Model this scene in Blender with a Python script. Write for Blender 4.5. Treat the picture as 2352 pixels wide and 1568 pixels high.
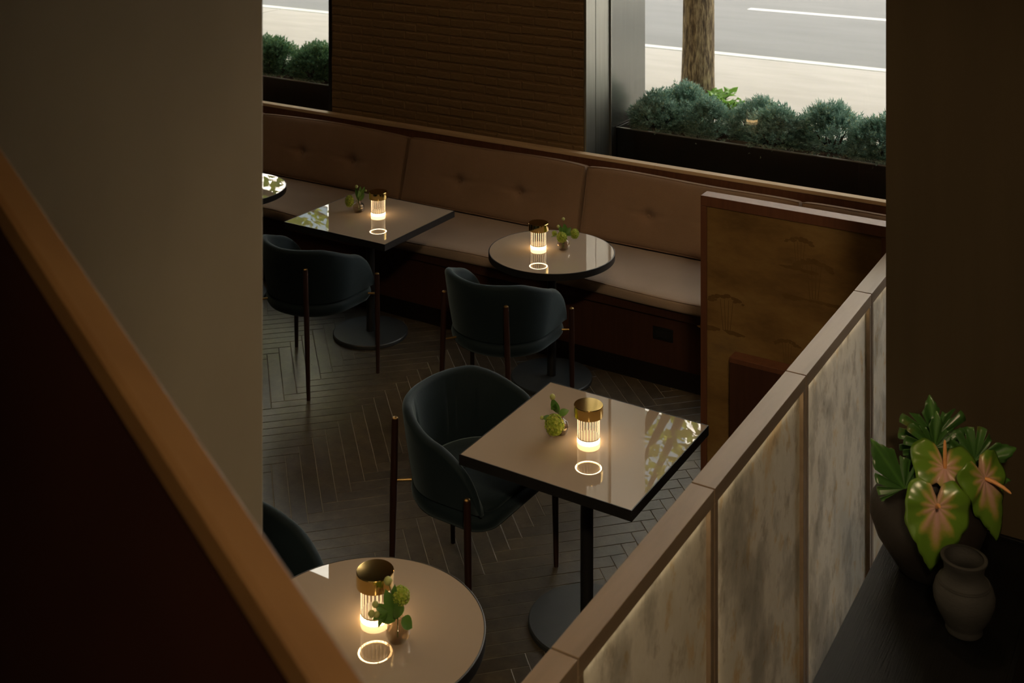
import bpy, bmesh, math, random
from mathutils import Vector, Matrix
random.seed(7)
PI = math.pi
for o in list(bpy.data.objects):
    bpy.data.objects.remove(o, do_unlink=True)
scene = bpy.context.scene
COL = scene.collection

# ------------------------------------------------------------------ camera
YAW = math.radians(31.43)            # the lens looks this far to the left of the partition's direction
cam_d = bpy.data.cameras.new('camera'); cam = bpy.data.objects.new('camera', cam_d); COL.objects.link(cam)
cam.location = (0, 0, 3.2); cam.rotation_euler = (PI/2, 0, YAW)
cam_d.sensor_width = 36; cam_d.lens = 2760/2352*36
cam_d.shift_y = -(784+395)/2352       # view camera with fallen front: verticals stay parallel
cam_d.clip_start = 0.05; cam_d.clip_end = 200
cam_d.dof.use_dof = True; cam_d.dof.focus_distance = 5.6; cam_d.dof.aperture_fstop = 5.0
scene.camera = cam
RT = Vector((math.cos(YAW), math.sin(YAW), 0)); FW = Vector((-math.sin(YAW), math.cos(YAW), 0)); UP = Vector((0, 0, 1))

# ------------------------------------------------------------------ world, exposure
w = bpy.data.worlds.new('overcast_sky'); scene.world = w; w.use_nodes = True
bg = w.node_tree.nodes['Background']; bg.inputs[0].default_value = (0.90, 0.95, 1.0, 1); bg.inputs[1].default_value = 1.5
sun_d = bpy.data.lights.new('sun', 'SUN'); sun = bpy.data.objects.new('sun', sun_d); COL.objects.link(sun)
sun_d.energy = 36; sun_d.angle = math.radians(.6); sun_d.color = (1.0, .95, .86)      # behind the building: lights the far side of the street
sun.location = (4, -6, 30); sun.rotation_euler = Vector((-.25, 1.0, -1.15)).to_track_quat('-Z', 'Y').to_euler()
scene.view_settings.view_transform = 'Standard'; scene.view_settings.look = 'None'
scene.view_settings.exposure = 0.22; scene.view_settings.gamma = 1.0; scene.view_settings.use_curve_mapping = False
scene.cycles.use_denoising = True
scene.cycles.max_bounces = 7; scene.cycles.diffuse_bounces = 4; scene.cycles.glossy_bounces = 4; scene.cycles.adaptive_threshold = .015; scene.cycles.transparent_max_bounces = 24
scene.cycles.sample_clamp_indirect = 4.0
scene.cycles.caustics_reflective = False; scene.cycles.caustics_refractive = False

# ------------------------------------------------------------------ materials
M = {}
def newmat(name):
    m = bpy.data.materials.new(name); m.use_nodes = True
    nt = m.node_tree; b = nt.nodes['Principled BSDF']; M[name] = m
    return m, nt, b
def N(nt, t, **kw):
    n = nt.nodes.new(t)
    for k, v in kw.items(): setattr(n, k, v)
    return n
def setin(n, **kw):
    for k, v in kw.items(): n.inputs[k.replace('_', ' ')].default_value = v
def ramp(nt, fac, stops):
    r = N(nt, 'ShaderNodeValToRGB'); e = r.color_ramp.elements
    while len(e) < len(stops): e.new(0.5)
    for i, (p, c) in enumerate(stops): e[i].position = p; e[i].color = (*c, 1)
    nt.links.new(fac, r.inputs[0]); return r.outputs[0]
def coords(nt, scale=(1, 1, 1), kind='Object'):
    tc = N(nt, 'ShaderNodeTexCoord'); mp = N(nt, 'ShaderNodeMapping'); mp.inputs['Scale'].default_value = scale
    nt.links.new(tc.outputs[kind], mp.inputs[0]); return mp.outputs[0]
def noise(nt, vec, scale, detail=4, rough=0.55):
    n = N(nt, 'ShaderNodeTexNoise'); setin(n, Scale=scale, Detail=detail, Roughness=rough)
    nt.links.new(vec, n.inputs['Vector']); return n.outputs['Fac']
def bump(nt, b, h, strength, dist=0.01):
    bp = N(nt, 'ShaderNodeBump'); setin(bp, Strength=strength, Distance=dist)
    nt.links.new(h, bp.inputs['Height']); nt.links.new(bp.outputs[0], b.inputs['Normal'])
def mat(name, c1, c2=None, rough=0.5, metal=0.0, scale=8, stretch=(1, 1, 1), bmp=0.0, bscale=None, spec=0.5, sheen=0.0, lo=.3, hi=.7, coat=0.0, detail=5):
    m, nt, b = newmat(name)
    setin(b, Roughness=rough, Metallic=metal); b.inputs['Specular IOR Level'].default_value = spec
    if sheen: b.inputs['Sheen Weight'].default_value = sheen; b.inputs['Sheen Roughness'].default_value = .45
    if coat: b.inputs['Coat Weight'].default_value = coat
    c2 = c2 or tuple(x*0.8 for x in c1)
    v = coords(nt, stretch); f = noise(nt, v, scale, detail)
    nt.links.new(ramp(nt, f, [(lo, c1), (hi, c2)]), b.inputs['Base Color'])
    if bmp:
        h = noise(nt, v, bscale or scale*3, 3); bump(nt, b, h, bmp)
    return m
def glassmat(name, tint=(1, 1, 1), ior=1.45, rough=0.02):
    m, nt, b = newmat(name); nt.nodes.remove(b)
    out = nt.nodes['Material Output']
    tr = N(nt, 'ShaderNodeBsdfTransparent'); tr.inputs[0].default_value = (*tint, 1)
    gl = N(nt, 'ShaderNodeBsdfGlossy'); gl.inputs['Roughness'].default_value = rough
    fr = N(nt, 'ShaderNodeFresnel'); ge = N(nt, 'ShaderNodeNewGeometry'); mi = N(nt, 'ShaderNodeMix'); mi.inputs['A'].default_value = ior; mi.inputs['B'].default_value = 1/ior
    nt.links.new(ge.outputs['Backfacing'], mi.inputs['Factor']); nt.links.new(mi.outputs['Result'], fr.inputs[0])      # same reflectance from both sides of the thin pane
    mx = N(nt, 'ShaderNodeMixShader')
    nt.links.new(fr.outputs[0], mx.inputs[0]); nt.links.new(tr.outputs[0], mx.inputs[1]); nt.links.new(gl.outputs[0], mx.inputs[2])
    nt.links.new(mx.outputs[0], out.inputs[0]); return m
def emit(name, col, s):
    m, nt, b = newmat(name); b.inputs['Base Color'].default_value = (*col, 1)
    b.inputs['Emission Color'].default_value = (*col, 1); b.inputs['Emission Strength'].default_value = s; return m
def island(name, stops, rough=.6, obj=False, spec=.4, trans=0.0):
    """colour that differs from piece to piece"""
    m, nt, b = newmat(name); setin(b, Roughness=rough); b.inputs['Specular IOR Level'].default_value = spec
    g = N(nt, 'ShaderNodeNewGeometry'); f = g.outputs['Random Per Island']
    if obj:
        oi = N(nt, 'ShaderNodeObjectInfo'); a = N(nt, 'ShaderNodeMath', operation='ADD'); fr = N(nt, 'ShaderNodeMath', operation='FRACT')
        nt.links.new(f, a.inputs[0]); nt.links.new(oi.outputs['Random'], a.inputs[1]); nt.links.new(a.outputs[0], fr.inputs[0]); f = fr.outputs[0]
    nt.links.new(ramp(nt, f, stops), b.inputs['Base Color'])
    if trans:
        out = nt.nodes['Material Output']; t = N(nt, 'ShaderNodeBsdfTranslucent'); mx = N(nt, 'ShaderNodeMixShader'); mx.inputs[0].default_value = trans
        nt.links.new(ramp(nt, f, stops), t.inputs[0]); nt.links.new(b.outputs[0], mx.inputs[1]); nt.links.new(t.outputs[0], mx.inputs[2]); nt.links.new(mx.outputs[0], out.inputs[0])
    return m

mat('plaster', (.30, .262, .192), (.235, .204, .150), .75, scale=1.6, stretch=(1, 1, .6), bmp=.08, bscale=6, spec=.25)
mat('painted_brick', (.185, .120, .055), (.150, .096, .043), .6, scale=3, bmp=.35, bscale=45, spec=.35)
mat('dark_wall', (.050, .036, .018), (.042, .030, .015), .8, scale=1.2, stretch=(8, 8, .5), bmp=.1, bscale=60, spec=.2)
mat('ceiling_paint', (.34, .28, .21), rough=.9, spec=.1)
mat('rear_wall', (.10, .08, .06), rough=.9, spec=.1)
mat('oak', (.240, .175, .116), (.190, .136, .088), .45, scale=2.2, stretch=(9, .9, 9), bmp=.06, bscale=30, spec=.35)
mat('ledge_oak', (.56, .41, .26), (.46, .33, .20), .45, scale=2.2, stretch=(.9, 9, 9), bmp=.06, bscale=30, spec=.35)
mat('walnut', (.13, .052, .026), (.09, .036, .018), .5, scale=3, stretch=(12, 12, .8), bmp=.06, bscale=25, spec=.3)
mat('dark_walnut', (.055, .022, .012), (.038, .015, .009), .5, scale=3, stretch=(12, 12, .8), bmp=.06, bscale=25, spec=.3)
mat('rail_wood', (.150, .080, .028), (.125, .064, .022), .5, scale=2, stretch=(1, 8, 8), spec=.3)
mat('guard_panel', (.030, .009, .005), (.020, .006, .004), .6, scale=2, spec=.2)
mat('black_plinth', (.006, .005, .005), rough=.6, spec=.2)
mat('linen_daylit', (.33, .25, .195), (.285, .215, .165), .9, scale=3, bmp=.25, bscale=260, spec=.1, sheen=.15)  # banquette linen with the daylight on the seats put into its colour
mat('linen_dim', (.265, .175, .118), (.225, .148, .098), .9, scale=3, bmp=.25, bscale=260, spec=.1, sheen=.15)  # same linen, darker and browner: the dimmer light on the backs is painted in
mat('velvet', (.0070, .0150, .0195), (.005, .0110, .0145), .75, scale=5, bmp=.05, bscale=120, spec=.15, sheen=.17)
M['velvet'].node_tree.nodes['Principled BSDF'].inputs['Sheen Tint'].default_value = (.62, .86, 1.0, 1)
mat('leg_wood', (.026, .010, .006), (.018, .007, .005), .4, scale=4, stretch=(9, 9, 1), spec=.4)
mat('black_metal', (.012, .012, .012), (.009, .009, .010), .42, scale=20, spec=.4)
mat('base_metal', (.028, .032, .034), (.022, .026, .028), .45, scale=20, spec=.45)
mat('brass', (.80, .56, .20), (.74, .50, .16), .12, metal=1.0, scale=4)
mat('dull_brass', (.36, .25, .10), (.3, .2, .08), .35, metal=1.0, scale=4)
mat('frame_metal', (.27, .275, .245), (.22, .225, .20), .38, metal=.75, scale=3, stretch=(20, 20, .6), spec=.5)
mat('cladding_metal', (.21, .215, .195), (.18, .185, .168), .24, metal=.8, scale=3, stretch=(10, 10, .6))
mat('black_frame', (.008, .008, .009), rough=.4)
mat('planter_black', (.0075, .0075, .006), (.006, .006, .005), .5, scale=6, stretch=(6, 6, .4), spec=.3)
mat('soil', (.060, .038, .024), (.03, .02, .013), .95, scale=60, bmp=.8, bscale=90, spec=.1)
mat('sidewalk', (.52, .495, .465), (.455, .43, .40), .9, scale=2.0, stretch=(.7, 2.4, 1), bmp=.2, bscale=60, spec=.2)
mat('curb_stone', (.74, .74, .72), (.66, .66, .64), .85, scale=5, bmp=.1, spec=.2)
mat('asphalt', (.235, .24, .24), (.20, .205, .205), .9, scale=1.2, stretch=(.4, 1.6, 1), bmp=.4, bscale=120, spec=.2)
mat('road_paint', (.82, .82, .80), (.74, .74, .72), .8, scale=20, spec=.2)
mat('facade_plain', (.62, .57, .54), (.55, .50, .47), .9, scale=.5)
m, nt, b = newmat('facade_brick'); setin(b, Roughness=.9); br = N(nt, 'ShaderNodeTexBrick'); v = coords(nt, (1, 1, 1)); mp = N(nt, 'ShaderNodeMapping'); mp.inputs['Rotation'].default_value = (PI/2, 0, 0); nt.links.new(v, mp.inputs[0]); nt.links.new(mp.outputs[0], br.inputs['Vector'])
setin(br, Scale=1.0, Color1=(.78, .72, .68, 1), Color2=(.62, .54, .50, 1), Mortar=(.36, .32, .30, 1)); br.inputs['Brick Width'].default_value = .62; br.inputs['Row Height'].default_value = .22; br.inputs['Mortar Size'].default_value = .025; nt.links.new(br.outputs['Color'], b.inputs['Base Color'])
mat('facade_glass', (.10, .13, .15), rough=.1)
mat('facade_trim', (.7, .68, .64), rough=.8)
mat('bark_twig', (.12, .085, .055), (.07, .05, .03), .9, scale=14, stretch=(1, 1, .2))
mat('grout', (.22, .20, .165), (.17, .158, .13), .85, scale=8, spec=.2)
mat('console_black', (.0035, .0035, .0036), (.002, .002, .002), .5, scale=4, stretch=(30, 1.2, 30), bmp=.2, bscale=8, spec=.15)
mat('jar_clay', (.015, .011, .0085), (.008, .0063, .005), .6, scale=7, bmp=.25, bscale=30, spec=.35)
mat('jug_clay', (.040, .039, .036), (.024, .0235, .022), .7, scale=9, stretch=(1, 1, 3), bmp=.15, bscale=60, spec=.25)
mat('stem_green', (.10, .17, .035), (.07, .12, .025), .5, scale=30)
mat('spadix', (.85, .42, .16), (.75, .34, .12), .5, scale=90, bmp=.3, bscale=300)
mat('lamp_disc', (.42, .36, .28), rough=.4)
mat('outlet_black', (.006, .007, .007), rough=.4)
mat('paint_dark', (.128, .076, .027), (.108, .062, .022), .85, scale=14, spec=.1)
glassmat('window_glass', (.97, .985, .975), 1.4, 0.0)
glassmat('lamp_crystal', (.99, .985, .975), 1.42, .03)
glassmat('smoked_glass', (.84, .80, .74), 1.5, .02)
glassmat('water', (.97, .96, .93), 1.2, .0)
emit('led_warm', (1.0, .66, .33), 26.0)
emit('led_base', (1.0, .64, .28), 8.0)
emit('led_strip', (1.0, .80, .50), 9.0)
emit('lit_flute', (1.0, .74, .42), 1.7)  # glow standing in for the bright lines that crystal flutes catch
emit('downlight_lens', (1.0, .8, .55), .8)
island('juniper', [(0, (.15, .26, .20)), (.5, (.29, .46, .375)), (.85, (.42, .60, .50)), (1, (.42, .46, .24))], .6, trans=.3)
island('juniper_green', [(0, (.08, .18, .09)), (.5, (.15, .29, .15)), (.85, (.22, .38, .20)), (1, (.28, .37, .12))], .6, trans=.3)
island('tree_leaf', [(0, (.24, .34, .04)), (.5, (.40, .48, .07)), (1, (.58, .60, .10))], .5, trans=.55)
island('lime_leaf', [(0, (.10, .26, .03)), (1, (.20, .42, .06))], .5, trans=.3)
island('floret', [(0, (.22, .33, .03)), (.6, (.34, .44, .05)), (1, (.46, .50, .09))], .5, trans=.25)
island('sprig_leaf', [(0, (.06, .15, .025)), (1, (.13, .26, .05))], .4, trans=.2)
island('flower_bud', [(0, (.36, .43, .13)), (1, (.46, .50, .18))], .5, trans=.2)

# glossy painted-glass table top
m, nt, b = newmat('table_glass'); b.inputs['Base Color'].default_value = (.30, .245, .19, 1); setin(b, Roughness=.006); b.inputs['Specular IOR Level'].default_value = .78
# bark: long ridges
m, nt, b = newmat('bark'); setin(b, Roughness=.9); v = coords(nt, (1, 1, .16)); f = noise(nt, v, 46, 6, .68)
nt.links.new(ramp(nt, f, [(.38, (.060, .040, .022)), (.5, (.21, .15, .08)), (.60, (.46, .36, .20))]), b.inputs['Base Color']); bump(nt, b, f, 1.0, .03)
# stone floor tile
m, nt, b = newmat('stone_tile'); b.inputs['Specular IOR Level'].default_value = .55
oi = N(nt, 'ShaderNodeObjectInfo'); tc = N(nt, 'ShaderNodeNewGeometry'); f = noise(nt, tc.outputs['Position'], 14, 6, .65); f2 = noise(nt, tc.outputs['Position'], 60, 3, .6)
c = ramp(nt, f, [(.3, (.030, .024, .015)), (.55, (.056, .045, .029)), (.75, (.088, .072, .048))])
hs = N(nt, 'ShaderNodeHueSaturation'); mr = N(nt, 'ShaderNodeMapRange'); setin(mr, To_Min=.82, To_Max=1.18)
nt.links.new(oi.outputs['Random'], mr.inputs['Value']); nt.links.new(mr.outputs[0], hs.inputs['Value']); nt.links.new(c, hs.inputs['Color']); nt.links.new(hs.outputs[0], b.inputs['Base Color'])
mr2 = N(nt, 'ShaderNodeMapRange'); setin(mr2, To_Min=.22, To_Max=.42); nt.links.new(f2, mr2.inputs['Value']); nt.links.new(mr2.outputs[0], b.inputs['Roughness'])
bump(nt, b, f2, .12, .004)
# painted mural panels of the partition
m, nt, b = newmat('mural_panel'); setin(b, Roughness=.6); b.inputs['Specular IOR Level'].default_value = .25
g = N(nt, 'ShaderNodeNewGeometry'); mp = N(nt, 'ShaderNodeMapping'); mp.inputs['Scale'].default_value = (1, 1.15, .80); mp.inputs['Rotation'].default_value = (math.radians(-25), 0, 0)
nt.links.new(g.outputs['Position'], mp.inputs[0]); f = noise(nt, mp.outputs[0], 3.6, 9, .62); f3 = noise(nt, mp.outputs[0], 8, 5, .7)
c1 = ramp(nt, f, [(.34, (.38, .36, .31)), (.44, (.53, .50, .43)), (.52, (.74, .70, .61)), (.60, (.68, .64, .54)), (.66, (.66, .52, .33))])
c2 = ramp(nt, f3, [(.34, (.66, .62, .57)), (.44, (1, 1, 1)), (.58, (1, 1, 1)), (.66, (.88, .72, .48))])
mx = N(nt, 'ShaderNodeMix', data_type='RGBA', blend_type='MULTIPLY'); mx.inputs['Factor'].default_value = .8
nt.links.new(c1, mx.inputs['A']); nt.links.new(c2, mx.inputs['B']); nt.links.new(mx.outputs['Result'], b.inputs['Base Color'])
# gold mural of the tall screen
m, nt, b = newmat('mural_gold'); setin(b, Roughness=.65); b.inputs['Specular IOR Level'].default_value = .2
g = N(nt, 'ShaderNodeNewGeometry'); mp = N(nt, 'ShaderNodeMapping'); mp.inputs['Scale'].default_value = (1, 1, 2.4)
nt.links.new(g.outputs['Position'], mp.inputs[0]); f = noise(nt, mp.outputs[0], 3.0, 8, .62)
nt.links.new(ramp(nt, f, [(.30, (.105, .06, .020)), (.48, (.17, .10, .032)), (.62, (.205, .128, .045)), (.75, (.15, .095, .04))]), b.inputs['Base Color'])
# anthurium spathe: pink heart, green rim, raised veins (leaf lies in its own x/y)
m, nt, b = newmat('spathe'); setin(b, Roughness=.28); b.inputs['Specular IOR Level'].default_value = .55
tc = N(nt, 'ShaderNodeTexCoord'); sp = N(nt, 'ShaderNodeSeparateXYZ'); nt.links.new(tc.outputs['Object'], sp.inputs[0])
at2 = N(nt, 'ShaderNodeMath', operation='ARCTAN2'); nt.links.new(sp.outputs['X'], at2.inputs[0]); nt.links.new(sp.outputs['Y'], at2.inputs[1])
mul = N(nt, 'ShaderNodeMath', operation='MULTIPLY'); mul.inputs[1].default_value = 11; nt.links.new(at2.outputs[0], mul.inputs[0])
cs = N(nt, 'ShaderNodeMath', operation='COSINE'); nt.links.new(mul.outputs[0], cs.inputs[0])
mp = N(nt, 'ShaderNodeMapping'); mp.inputs['Scale'].default_value = (13.5, 6.6, 4); mp.inputs['Location'].default_value = (0, -.10, 0); nt.links.new(tc.outputs['Object'], mp.inputs[0])
ln = N(nt, 'ShaderNodeVectorMath', operation='LENGTH'); nt.links.new(mp.outputs[0], ln.inputs[0])
nz = noise(nt, tc.outputs['Object'], 26, 4); ad = N(nt, 'ShaderNodeMath', operation='MULTIPLY_ADD'); ad.inputs[1].default_value = .55; nt.links.new(nz, ad.inputs[0]); nt.links.new(ln.outputs['Value'], ad.inputs[2])
ve = N(nt, 'ShaderNodeMath', operation='MULTIPLY_ADD'); ve.inputs[1].default_value = -.13; nt.links.new(cs.outputs[0], ve.inputs[0]); nt.links.new(ad.outputs[0], ve.inputs[2])
nt.links.new(ramp(nt, ve.outputs[0], [(.30, (.52, .31, .275)), (.60, (.43, .28, .17)), (.80, (.28, .26, .05)), (1.0, (.105, .205, .02))]), b.inputs['Base Color'])
bump(nt, b, cs.outputs[0], .25, .004)
# monstera blade
m, nt, b = newmat('monstera_blade'); setin(b, Roughness=.32)
tc = N(nt, 'ShaderNodeTexCoord'); sp = N(nt, 'ShaderNodeSeparateXYZ'); nt.links.new(tc.outputs['Object'], sp.inputs[0])
ab = N(nt, 'ShaderNodeMath', operation='ABSOLUTE'); nt.links.new(sp.outputs['X'], ab.inputs[0])
nz = noise(nt, tc.outputs['Object'], 9, 3)
c1 = ramp(nt, nz, [(.3, (.028, .085, .018)), (.6, (.05, .13, .026)), (.72, (.15, .12, .022))]); c2 = ramp(nt, ab.outputs[0], [(0, (1.7, 1.6, 1.4)), (.006, (1, 1, 1))])
mx = N(nt, 'ShaderNodeMix', data_type='RGBA', blend_type='MULTIPLY'); mx.inputs['Factor'].default_value = 1
nt.links.new(c1, mx.inputs['A']); nt.links.new(c2, mx.inputs['B']); nt.links.new(mx.outputs['Result'], b.inputs['Base Color'])

# ------------------------------------------------------------------ building helpers
def link(name, me, material, parent=None, smooth=None):
    o = bpy.data.objects.new(name, me); COL.objects.link(o)
    if material and not me.materials: me.materials.append(M[material])
    if parent: o.parent = parent
    if smooth is not None:
        for p in me.polygons: p.use_smooth = True
        me.set_sharp_from_angle(angle=math.radians(smooth))
    return o
def obj(name, bm, material, parent=None, smooth=None):
    bmesh.ops.recalc_face_normals(bm, faces=bm.faces)
    me = bpy.data.meshes.new(name); bm.to_mesh(me); bm.free()
    return link(name, me, material, parent, smooth)
def thing(name, label, cat, loc=(0, 0, 0), rz=0, group=None):
    o = bpy.data.objects.new(name, None); COL.objects.link(o); o.empty_display_size = .1
    o.location = loc; o.rotation_euler = (0, 0, rz); return tag(o, label, cat, group)
def tag(o, label, cat, group=None):
    o['label'] = label; o['category'] = cat
    if group: o['group'] = group
    return o
def struct(name, bm, material, label=None, smooth=None):
    o = obj(name, bm, material, None, smooth); o['kind'] = 'structure'
    if label: o['label'] = label
    return o
def copy_tree(o, parent=None):
    c = o.copy(); COL.objects.link(c); c.parent = parent
    for ch in list(o.children): copy_tree(ch, c)
    return c
def box(bm, x0, x1, y0, y1, z0, z1, bev=0):
    vs = [bm.verts.new((x, y, z)) for x in (x0, x1) for y in (y0, y1) for z in (z0, z1)]
    fs = [bm.faces.new([vs[i] for i in q]) for q in ((0, 1, 3, 2), (4, 6, 7, 5), (0, 4, 5, 1), (2, 3, 7, 6), (0, 2, 6, 4), (1, 5, 7, 3))]
    if bev:
        es = list({e for f in fs for e in f.edges})
        bmesh.ops.bevel(bm, geom=es, offset=bev, segments=2, profile=.5, affect='EDGES')
def boxbm(*a, **k):
    bm = bmesh.new(); box(bm, *a, **k); return bm
def lathe(bm, prof, n=40, c=(0, 0, 0), close=True, rfun=None):
    rings = []
    for r, z in prof:
        if r < 1e-5: rings.append([bm.verts.new((c[0], c[1], c[2]+z))]); continue
        rings.append([bm.verts.new((c[0]+r*(rfun(i/n*2*PI) if rfun else 1)*math.cos(i/n*2*PI), c[1]+r*(rfun(i/n*2*PI) if rfun else 1)*math.sin(i/n*2*PI), c[2]+z)) for i in range(n)])
    for a, b_ in zip(rings, rings[1:]):
        if len(a) == 1 and len(b_) == 1: continue
        for i in range(n):
            j = (i+1) % n
            if len(a) == 1: bm.faces.new((a[0], b_[i], b_[j]))
            elif len(b_) == 1: bm.faces.new((a[i], b_[0], a[j]))
            else: bm.faces.new((a[i], b_[i], b_[j], a[j]))
def lathebm(prof, n=40, **k):
    bm = bmesh.new(); lathe(bm, prof, n, **k); return bm
def tube(bm, pts, rad, n=8, closed=False):
    pts = [Vector(p) for p in pts]; L = len(pts); rings = []
    prev = None
    for i, p in enumerate(pts):
        a = pts[i-1] if (i > 0 or closed) else p; c = pts[(i+1) % L] if (i < L-1 or closed) else p
        t = (c-a).normalized()
        ref = prev if prev is not None else (Vector((0, 0, 1)) if abs(t.z) < .9 else Vector((1, 0, 0)))
        u = (ref - t*ref.dot(t)).normalized(); prev = u; v_ = t.cross(u)
        r = rad[i] if isinstance(rad, (list, tuple)) else rad
        rings.append([bm.verts.new(p+(u*math.cos(k/n*2*PI)+v_*math.sin(k/n*2*PI))*r) for k in range(n)])
    rng = range(L) if closed else range(L-1)
    for i in rng:
        a, b_ = rings[i], rings[(i+1) % L]
        for k in range(n): bm.faces.new((a[k], a[(k+1) % n], b_[(k+1) % n], b_[k]))
    if not closed:
        bm.faces.new(rings[0]); bm.faces.new(rings[-1][::-1])
def tubebm(*a, **k):
    bm = bmesh.new(); tube(bm, *a, **k); return bm
def axis_coords(h, r, n):
    e = [-h, -h+r*.12, -h+r*.4, -h+r]
    inner = [-h+r+(2*h-2*r)*i/n for i in range(1, n)]
    return e+inner+[-x for x in e[::-1]]
def rbox(hx, hy, hz, r, nx=4, ny=2, nz=2, warp=None):
    """box with softly rounded edges, gridded on all six faces; warp(p, q) moves a point (q = unit position)"""
    bm = bmesh.new(); X, Y, Z = axis_coords(hx, r, nx), axis_coords(hy, r, ny), axis_coords(hz, r, nz); vm = {}
    def V(x, y, z):
        k = (round(x, 6), round(y, 6), round(z, 6))
        if k in vm: return vm[k]
        p = Vector((x, y, z)); c = Vector((max(-hx+r, min(hx-r, x)), max(-hy+r, min(hy-r, y)), max(-hz+r, min(hz-r, z))))
        d = p-c
        if d.length > 1e-9: p = c+d.normalized()*r*min(1.0, max(abs(d.x), abs(d.y), abs(d.z))/r)
        if warp: p = warp(p, Vector((x/hx, y/hy, z/hz)))
        vm[k] = bm.verts.new(p); return vm[k]
    def grid(A, B, f):
        for a0, a1 in zip(A, A[1:]):
            for b0, b1 in zip(B, B[1:]): bm.faces.new((V(*f(a0, b0)), V(*f(a1, b0)), V(*f(a1, b1)), V(*f(a0, b1))))
    for s in (-1, 1):
        grid(X, Y, lambda a, b_: (a, b_, s*hz)); grid(X, Z, lambda a, b_: (a, s*hy, b_)); grid(Y, Z, lambda a, b_: (s*hx, a, b_))
    return bm

# ------------------------------------------------------------------ room shell
XL, XR, YB, YW, ZC = -9.4, 3.0, -1.8, 7.475, 5.6
ZT = 5.1       # window head
floor = struct('floor', boxbm(XL, XR, YB, 7.9, -.12, -.0018), 'grout', 'dark herringbone stone tile floor')
struct('ceiling', boxbm(XL-.2, XR+.2, YB-.2, 8.44, ZC, ZC+.2), 'ceiling_paint', 'dark ceiling')
struct('wall_upper', boxbm(-40, 30, YB-.2, 8.44, ZC+.2, 16.6), 'facade_plain', 'upper floors of the building')
struct('wall_left', boxbm(XL-.2, XL, YB, 8.44, -.12, ZC), 'rear_wall')
struct('wall_front', boxbm(XL-.2, XR+.2, YB-.2, YB, -.12, ZC), 'rear_wall')
struct('wall_side', boxbm(XR, XR+.2, YB, 8.44, -.12, ZC), 'rear_wall')
struct('wall_right', boxbm(-1.071, XR, 4.25, 4.75, 0, ZC), 'dark_wall', 'dark brown wall behind the console')
struct('wall_plaster', boxbm(-2.35, -1.90, .35, 2.03, 0, ZC, bev=.006), 'plaster', 'beige plaster pier beside the stair')
struct('wall_sill', boxbm(XL, XR, 7.48, 7.90, 0, .56), 'rear_wall')
struct('wall_lintel', boxbm(XL, XR, 7.48, 8.44, ZT, ZC), 'rear_wall')
struct('wall_corner', boxbm(1.4, XR, 7.48, 8.44, .56, ZT), 'rear_wall')
# brick pier between the windows
PX0, PX1 = -6.262, -3.972
wall = struct('wall_back', boxbm(PX0+.004, PX1-.004, YW-.0028, 8.43, .56, ZT), 'painted_brick', 'brown painted brick pier between the windows')
def brick_mesh(seed, hx):
    rnd = random.Random(seed); bm = bmesh.new(); hz = .0288
    f = []; n = 5
    top = [(-hx+2*hx*i/n+(rnd.uniform(-.006, .006) if 0 < i < n else 0), hz+rnd.uniform(-.0035, .002)) for i in range(n+1)]
    bot = [(-hx+2*hx*i/n, -hz+rnd.uniform(-.002, .0035)) for i in range(n+1)]
    out = bot+top[::-1]
    c = .007
    back = [bm.verts.new((x, .008, z)) for x, z in out]
    mid = [bm.verts.new((x, -.004+rnd.uniform(-.001, .001), z)) for x, z in out]
    fr = [bm.verts.new((x-math.copysign(c, x), -.0095+rnd.uniform(-.0015, .0015), z-math.copysign(c, z))) for x, z in out]
    k = len(out)
    for i in range(k):
        j = (i+1) % k
        bm.faces.new((back[i], back[j], mid[j], mid[i])); bm.faces.new((mid[i], mid[j], fr[j], fr[i]))
    bm.faces.new(fr)
    me = bpy.data.meshes.new('brick'); bmesh.ops.recalc_face_normals(bm, faces=bm.faces); bm.to_mesh(me); bm.free()
    me.materials.append(M['painted_brick'])
    return me
full = [brick_mesh(i, .1) for i in range(7)]; half = [brick_mesh(20+i, .0475) for i in range(3)]
rb = random.Random(3); spare = bmesh.new()
row, z = 0, .56+.034
while z < ZT-.05:
    x = PX0+.004; first = True
    while x < PX1-.03:
        L = .2 if not (first and row % 2) else .095
        if x+L > PX1: L = PX1-x-.002
        if L < .05: break
        me = rb.choice(full if L > .12 else half); s = L/(.2 if L > .12 else .095)
        if .86 < z < 2.35:
            o = bpy.data.objects.new('brick', me); COL.objects.link(o); o.parent = wall
            o.location = (x+L/2, YW+rb.uniform(-.0015, .0015), z+rb.uniform(-.003, .003)); o.scale.x = s; o.rotation_euler = (0, rb.uniform(-.014, .014), 0)
        else:
            b0 = len(spare.verts); spare.from_mesh(me); spare.verts.ensure_lookup_table()
            for v in list(spare.verts)[b0:]: v.co = Vector((v.co.x*s+x+L/2, v.co.y+YW, v.co.z+z))
        x += L+.0095; first = False
    row += 1; z += .0672
so = obj('brick_courses', spare, 'painted_brick', wall); so['kind'] = 'stuff'

# window frames, reveals and glass
def window(n, x0, x1, label):
    w_ = struct('window_%d' % n, boxbm(x0, x1, 7.853, 7.859, .56, ZT), 'window_glass', label)
    bm = bmesh.new(); box(bm, x0, x1, 7.83, 7.88, .56, .62); obj('bottom_frame', bm, 'black_frame', w_)
    bm = bmesh.new(); box(bm, x0, x1, 7.83, 7.88, ZT-.06, ZT); obj('top_frame', bm, 'black_frame', w_)
    return w_
wr = window(2, -3.955, 1.39, 'large clear window to the right of the brick pier')
wl = window(1, -9.38, -6.285, 'clear window to the left of the brick pier')
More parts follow.
